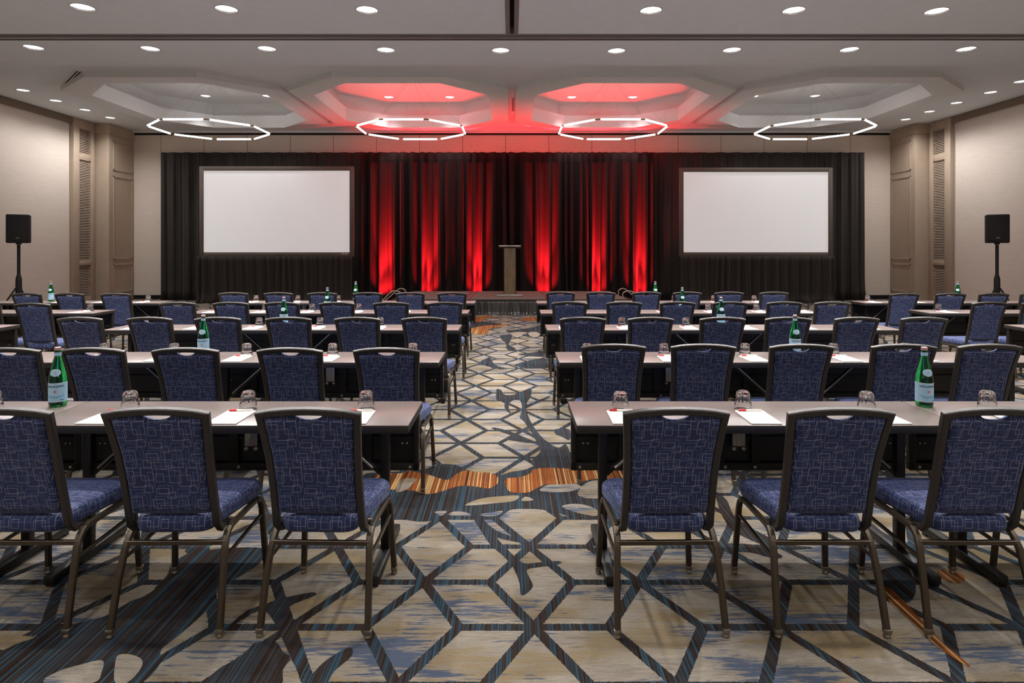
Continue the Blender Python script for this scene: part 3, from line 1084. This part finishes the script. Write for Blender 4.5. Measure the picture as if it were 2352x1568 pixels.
def put_chair(X, dt, row, block, pos, rz=0.0):
    q = chairs((X, dt + .316, 0), rz)
    where = {'L': 'left of the aisle', 'R': 'right of the aisle', 'LL': 'in the far left block', 'RR': 'in the far right block'}[block]
    tag(q, 'blue patterned chair, %s row %s, %s from the aisle' % (ROWN[row], where, ORD[pos]), 'chair', 'blue banquet chairs')
    SEATS.setdefault((row, block), []).append(X)
def px_row(row, block, dt, pxs):
    for i, px in enumerate(pxs):
        put_chair(PX(px, dt), dt, row, block, i, R(random.uniform(-2.5, 2.5)))
for i, X in enumerate((-.802, -1.419, -2.04, -2.76)): put_chair(X, 2.415, 0, 'L', i, R((-1.5, .8, .3, 0)[i]))
for i, X in enumerate((.647, 1.307, 1.925, 2.57)): put_chair(X, 2.415, 0, 'R', i, R((1.0, 0, -.5, 0)[i]))
px_row(1, 'L', 3.87, (889, 668, 423, 215, 14))
px_row(1, 'R', 4.02, (1411, 1620, 1842, 2082, 2276))
px_row(2, 'L', 5.60, (977, 823, 662, 497, 345, 184))
px_row(2, 'R', 5.60, (1338, 1492, 1660, 1812, 1966, 2127))
px_row(3, 'L', 7.17, (1019, 899, 775, 649, 530, 405))
px_row(3, 'R', 7.23, (1310, 1433, 1556, 1678, 1802, 1915))
px_row(4, 'L', 8.76, (1040, 943, 843, 740, 640, 535))
px_row(4, 'R', 8.87, (1288, 1381, 1484, 1578, 1676, 1778))
px_row(3, 'LL', 7.03, (73, -46))
px_row(3, 'RR', 7.19, (2273, 2391))
px_row(4, 'LL', 8.60, (263, 160, 60))
px_row(4, 'RR', 8.60, (2077, 2186, 2284, 2382))

# ------------------------------------------------------------------ folding tables
TW, TD, TH = 1.828, .458, .745
def table():
    o = empty('folding_table')
    w, d = TW / 2, TD / 2
    b = MB()
    b.box(-w, w, -d, d, TH - .004, TH, .0015)
    top = b.build('tabletop', M['top'], o)
    b = MB()
    b.box(-w - .001, w + .001, -d - .001, d + .001, TH - .040, TH - .0035, .006)
    b.build('edge_band', M['edge'], o)
    # modesty panel hanging under the far edge
    b = MB()
    y0 = d - .055
    b.box(-w + .012, w - .012, y0 + .028, y0 + .036, .385, TH - .045)
    for (a, c) in ((-w + .012, -w + .042), (w - .042, w - .012)):
        b.box(a, c, y0, y0 + .036, .385, TH - .045, .002)
    b.box(-w + .012, w - .012, y0, y0 + .036, .385, .425, .002)
    for xx in (-.62, -.10, .10, .62):
        b.box(xx - .025, xx + .025, y0 + .004, y0 + .030, .42, TH - .045, .002)
    b.box(-w + .04, w - .04, y0 + .012, y0 + .030, .55, .565)
    mp = b.build('modesty_panel', M['blackmetal'], o)
    for xx, yy, zz, rr in [(q, y0 + .026, .525, .006) for q in (-w + .08, -w + .105, w - .105, w - .08)] + [(q, y0 - .001, .405, .008) for q in (-w + .06, w - .06, -.07, .09)]:
        b = MB()
        b.M = Matrix.Translation((xx, yy, zz)) @ Matrix.Rotation(R(90), 4, 'X')
        b.lathe([(rr, 0), (rr, .004), (rr * .5, .006)], 8)
        b.build('panel_screw', M['silver'], mp)
    b = MB()
    b.box(-.034, .034, y0 - .012, y0 + .004, .52, TH - .041, .002)
    b.box(-.012, .012, y0 - .018, y0 - .010, .52, TH - .041, .002)
    b.M = Matrix.Identity(4)
    for xx in (-.026, .026):
        b.M = Matrix.Translation((xx, y0 - .008, .508)) @ Matrix.Rotation(R(90), 4, 'X')
        b.lathe([(.011, 0), (.011, .006), (.006, .009)], 10)
    b.build('centre_bracket', M['silver'], o)
    for s in (-1, 1):
        xx = s * (w - .155)
        b = MB()
        b.box(xx - .022, xx + .022, -.018, .022, .045, TH - .041, .004)
        b.box(xx - .03, xx + .03, -.16, .16, TH - .058, TH - .040, .003)
        lg = b.build('leg', M['blackmetal'], o)
        b = MB()
        b.box(xx - .026, xx + .026, -.275, .275, .012, .055, .008)
        b.box(xx - .02, xx + .02, -.265, -.235, .002, .014)
        b.box(xx - .02, xx + .02, .235, .265, .002, .014)
        b.build('foot', M['blackmetal'], lg)
        b = MB()
        b.bar([(xx - s * .02, .002, .43), (xx - s * .33, .002, TH - .045)], .018, .022)
        b.tube([(xx - s * .06, -.022, .47), (xx - s * .30, -.022, TH - .06)], .006, 8, mi=1)
        b.build('brace', [M['blackmetal'], M['silver']], o)
    return o
tables = Proto(table())
NEAR = [2.89, 4.485, 6.26, 7.88, 9.34]
ENDL = [-.492, -.540, -.552, -.574, -.574]
ENDR = [.308, .349, .363, .375, .385]
def put_table(xc, row, label):
    tag(tables((xc, NEAR[row] + TD / 2, 0), 0), label, 'table', 'dark folding tables')
for r in range(5):
    for k in range(2):
        e = ('aisle end', 'wall end')[k]
        put_table(ENDL[r] - TW / 2 - k * (TW + .004), r, 'dark narrow table, %s row left of the aisle, %s of the pair' % (ROWN[r], e))
        put_table(ENDR[r] + TW / 2 + k * (TW + .004), r, 'dark narrow table, %s row right of the aisle, %s of the pair' % (ROWN[r], e))
XO = 5.42
for r, n in ((2, 1), (3, 1), (4, 2)):
    for k in range(n):
        e = 'wall end of the pair' if k else 'end towards the aisle'
        put_table(-XO - TW / 2 - k * (TW + .004), r, 'dark narrow table, %s row of the far left block, %s' % (ROWN[r], e))
        put_table(XO + TW / 2 + k * (TW + .004), r, 'dark narrow table, %s row of the far right block, %s' % (ROWN[r], e))

# ------------------------------------------------------------------ things on the tables
def tumbler():
    o = empty('glass_tumbler')
    b = MB()
    # upturned: rim on the table, thick fluted foot at the top
    prof = [(.0395, .001), (.0425, .001), (.0432, .006), (.0425, .026), (.0412, .033), (.0385, .038), (.0375, .044), (.0368, .056), (.0352, .074), (.0325, .086), (.027, .093), (.020, .095), (.004, .0945)]
    inner = [(.004, .078), (.022, .077), (.027, .072), (.0310, .056), (.0345, .038), (.0385, .026), (.0393, .012), (.0395, .001)]
    full = prof + inner
    def flute(k, a):
        if 5 <= k <= 10: return 1 - .075 * (.5 + .5 * math.cos(a * 12))
        return 1
    b.lathe(full, 72, cap=False, fl=flute)
    b.build('fluted_glass', M['glass'], o, angle=40)
    return o
def notepad():
    o = empty('notepad')
    b = MB()
    b.box(-.073, .073, -.115, .115, .001, .006, .001)
    p = b.build('paper_block', M['paper'], o)
    b = MB()
    b.box(.042, .054, -.098, -.093, .0058, .0066)
    b.build('printed_mark', M['markred'], o)
    b = MB()
    b.box(-.06, .03, -.108, -.1068, .0058, .0064)
    b.build('printed_line', M['mark'], o)
    return o
def pen():
    o = empty('pen')
    b = MB()
    b.tube([(-.015, 0, 0), (.062, 0, 0), (.068, 0, 0)], .0047, 10, scales=[1, 1, .6])
    b.build('barrel', M['white'], o)
    b = MB()
    b.tube([(-.052, 0, 0), (-.048, 0, 0), (-.015, 0, 0)], .0054, 10, scales=[.8, 1, 1])
    b.build('grip', M['red'], o)
    b = MB()
    b.tube([(-.052, 0, 0), (-.066, 0, 0)], .004, 10, scales=[1, .2])
    b.build('tip', M['silver'], o)
    b = MB()
    b.bar([(.02, 0, .0068), (.064, 0, .0068)], .003, .0015)
    b.build('clip', M['silver'], o)
    return o
glasses, pads, pens = Proto(tumbler()), Proto(notepad()), Proto(pen())
OFF = {0: (0.03, -.09), 1: (0, -.08), 2: (0, -.08), 3: (0, .03), 4: (-.03, .02)}
WH = {'L': 'left of the aisle', 'R': 'right of the aisle', 'LL': 'in far left block', 'RR': 'in far right block'}
for (row, block), xs in SEATS.items():
    for i, X in enumerate(xs):
        s = -1 if block in ('L', 'LL') else 1
        off = OFF[row][0 if s < 0 else 1]
        if len(block) == 2: off = -.14 if s < 0 else .08
        x = X + off
        jig = random.uniform(-.012, .012)
        y0 = NEAR[row] + .012
        w = '%s seat from aisle' % ORD[i]
        q = glasses((x + jig + .004, y0 + .285 + random.uniform(-.012, .012), TH + .0005), random.uniform(0, 6))
        tag(q, 'upturned tumbler, %s row %s, %s' % (ROWN[row], WH[block], w), 'glass', 'upturned tumblers')
        a = R(random.uniform(-2, 2))
        q = pads((x, y0 + .117, TH + .0002), a)
        tag(q, 'white notepad, %s row %s, %s' % (ROWN[row], WH[block], w), 'notepad', 'white notepads')
        q = pens((x - .005, y0 + .117 + .102, TH + .0117), R(random.uniform(-3, 3)))
        tag(q, 'red and white pen, %s row %s, %s' % (ROWN[row], WH[block], w), 'pen', 'red and white pens')

# bottle with printed wrap label
def text_mesh(body, size):
    cu = bpy.data.curves.new('lettering', 'FONT')
    cu.body = body
    cu.size = size
    cu.align_x = 'CENTER'
    cu.resolution_u = 3
    cu.offset = size * .022
    ob = bpy.data.objects.new('lettering', cu)
    C.objects.link(ob)
    dg = bpy.context.evaluated_depsgraph_get()
    me = bpy.data.meshes.new_from_object(ob.evaluated_get(dg))
    vs = [tuple(v.co) for v in me.vertices]
    fs = [tuple(p.vertices) for p in me.polygons]
    bpy.data.objects.remove(ob)
    bpy.data.curves.remove(cu)
    bpy.data.meshes.remove(me)
    return vs, fs
def bottle():
    o = empty('water_bottle')
    RB = .0415
    b = MB()
    b.lathe([(.004, .004), (.030, .002), (.038, .003), (RB - .001, .010), (RB, .022), (RB, .135), (RB - .001, .150), (.0385, .170), (.0335, .195), (.0275, .220), (.0215, .243), (.0165, .262), (.0145, .275), (.0142, .288), (.0160, .289), (.0160, .295), (.0145, .297), (.0143, .302), (.003, .302)], 40)
    b.build('glass_body', M['green'], o, angle=50)
    b = MB()
    b.lathe([(.0160, .297), (.0163, .300), (.0155, .3115), (.012, .3135), (.002, .3138)], 24)
    b.build('cap', M['cap'], o)
    rr = RB + .0006
    def wrap(p, r, z0):
        a = p[0] / r - PI / 2
        return (r * math.cos(a), r * math.sin(a), z0 + p[1])
    def band(b, half, z0, z1, r, n=40, mi=0):
        vs = []
        for i in range(n + 1):
            a = -PI / 2 - half + 2 * half * i / n
            vs += [(r * math.cos(a), r * math.sin(a), z0), (r * math.cos(a), r * math.sin(a), z1)]
        b.add(vs, [(2 * i, 2 * i + 2, 2 * i + 3, 2 * i + 1) for i in range(n)], mi)
    b = MB()
    band(b, 2.5, .028, .128, rr)
    lb = b.build('label', M['labelblue'], o)
    b = MB()
    band(b, 2.5, .0285, .0305, rr + .0003)
    band(b, 2.5, .1255, .1275, rr + .0003)
    b.build('label_border', M['labelline'], lb)
    def put_text(body, size, z0, mat, nm, arc=0.0, cx=0.0):
        vs, fs = text_mesh(body, size)
        b = MB()
        out = []
        for p in vs:
            out.append(wrap((p[0] * 1.0 + cx, p[1] + arc * (p[0] / .04) ** 2 + .10 * arc * 0), rr + .0005, z0))
        b.add(out, fs)
        b.build(nm, mat, lb, smooth=False)
    put_text('S.PELLEGRINO', .0135, .106, M['ink'], 'lettering')
    put_text('S.PELLEGRINO', .0135, .050, M['inkblue'], 'lettering', .006)
    b = MB()
    sp = []
    for k in range(10):
        q = .0088 if k % 2 == 0 else .0037
        a = PI / 2 + k * PI / 5
        sp.append((q * math.cos(a), q * math.sin(a)))
    b.add([wrap(p, rr + .0006, .083) for p in sp + [(0, 0)]], [(k, (k + 1) % 10, 10) for k in range(10)])
    b.build('red_star', M['star'], lb, smooth=False)
    b = MB()
    b.add([wrap((.022 + .018 * k / 6, q), rr + .0006, .038) for k in range(7) for q in (-.003, .003)], [(2 * k, 2 * k + 2, 2 * k + 3, 2 * k + 1) for k in range(6)])
    b.build('blue_flash', M['inkdeep'], lb, smooth=False)
    # oval shoulder label, rests on the sloping shoulder
    def shoulder(z):
        T = [(.150, .0405), (.170, .0385), (.195, .0335), (.220, .0275)]
        for (a, p), (c, q) in zip(T, T[1:]):
            if z <= c: return p + (q - p) * (z - a) / (c - a)
        return .0275
    def oval(rx, rz, lift):
        pts, fs = [], []
        n, m = 28, 5
        for j in range(m + 1):
            for i in range(n):
                a = 2 * PI * i / n
                px_, pz = rx * j / m * math.cos(a), rz * j / m * math.sin(a)
                z = .182 + pz
                r = shoulder(z) + lift
                an = px_ / r - PI / 2
                pts.append((r * math.cos(an), r * math.sin(an), z))
        for j in range(m):
            for i in range(n):
                k = (i + 1) % n
                fs.append((j * n + i, j * n + k, (j + 1) * n + k, (j + 1) * n + i))
        return pts, fs
    b = MB()
    b.add(*oval(.025, .0185, .0010))
    sl = b.build('shoulder_label', M['labelline'], o)
    b = MB()
    b.add(*oval(.0225, .0162, .0015))
    b.build('label_field', M['labelblue'], sl)
    b = MB()
    b.add(*oval(.006, .003, .0019))
    b.build('label_emblem', M['markred'], sl)
    b = MB()
    band(b, PI, .268, .286, .0160, 28)
    b.build('neck_label', M['labelblue'], o)
    return o
bottles = Proto(bottle())
BT = [(0, 'L', 133, 3.25, 18), (0, 'R', 2123, 3.25, -6), (1, 'L', 467, 4.82, 12), (1, 'R', 1826, 4.82, -6), (2, 'L', 652, 6.60, 8), (2, 'R', 1656, 6.60, -4),
      (3, 'L', 752, 8.20, 5), (3, 'R', 1567, 8.20, -5), (4, 'L', 817, 9.66, 5), (4, 'R', 1505, 9.66, -3), (4, 'LL', 117, 9.66, 15), (4, 'RR', 2200, 9.66, -40)]
for row, block, px, d, rz in BT:
    tag(bottles((PX(px, d), d, TH + .0005), R(rz)), 'green glass water bottle with pale blue label, %s table row %s' % (ROWN[row], WH[block]), 'bottle', 'green water bottles')

# ------------------------------------------------------------------ camera, world, view
cam = bpy.data.cameras.new('camera')
cam.sensor_width = 36.0
cam.sensor_fit = 'HORIZONTAL'
cam.lens = 36.0 * F / 2352.0
cam.shift_y = -(784 - YH) / 2352.0
cam.clip_start = .05
co = link(bpy.data.objects.new('camera', cam))
co.location = (0, 0, HC)
co.rotation_euler = (R(90), 0, 0)
sc.camera = co
w = bpy.data.worlds.new('room_dark')
w.use_nodes = True
w.node_tree.nodes['Background'].inputs[0].default_value = (.05, .05, .05, 1)
w.node_tree.nodes['Background'].inputs[1].default_value = .0
sc.world = w
vs_ = sc.view_settings
vs_.view_transform = 'Standard'
vs_.look = 'None'
vs_.gamma = 1
vs_.exposure = 0.12
vs_.use_curve_mapping = False
cy = sc.cycles
cy.use_denoising = True
cy.denoiser = 'OPENIMAGEDENOISE'
cy.max_bounces = 7
cy.diffuse_bounces = 6
cy.glossy_bounces = 3
cy.transmission_bounces = 7
cy.caustics_reflective = False
cy.caustics_refractive = False
cy.sample_clamp_indirect = 6
cy.use_light_tree = True
cy.use_adaptive_sampling = True
cy.adaptive_threshold = .02
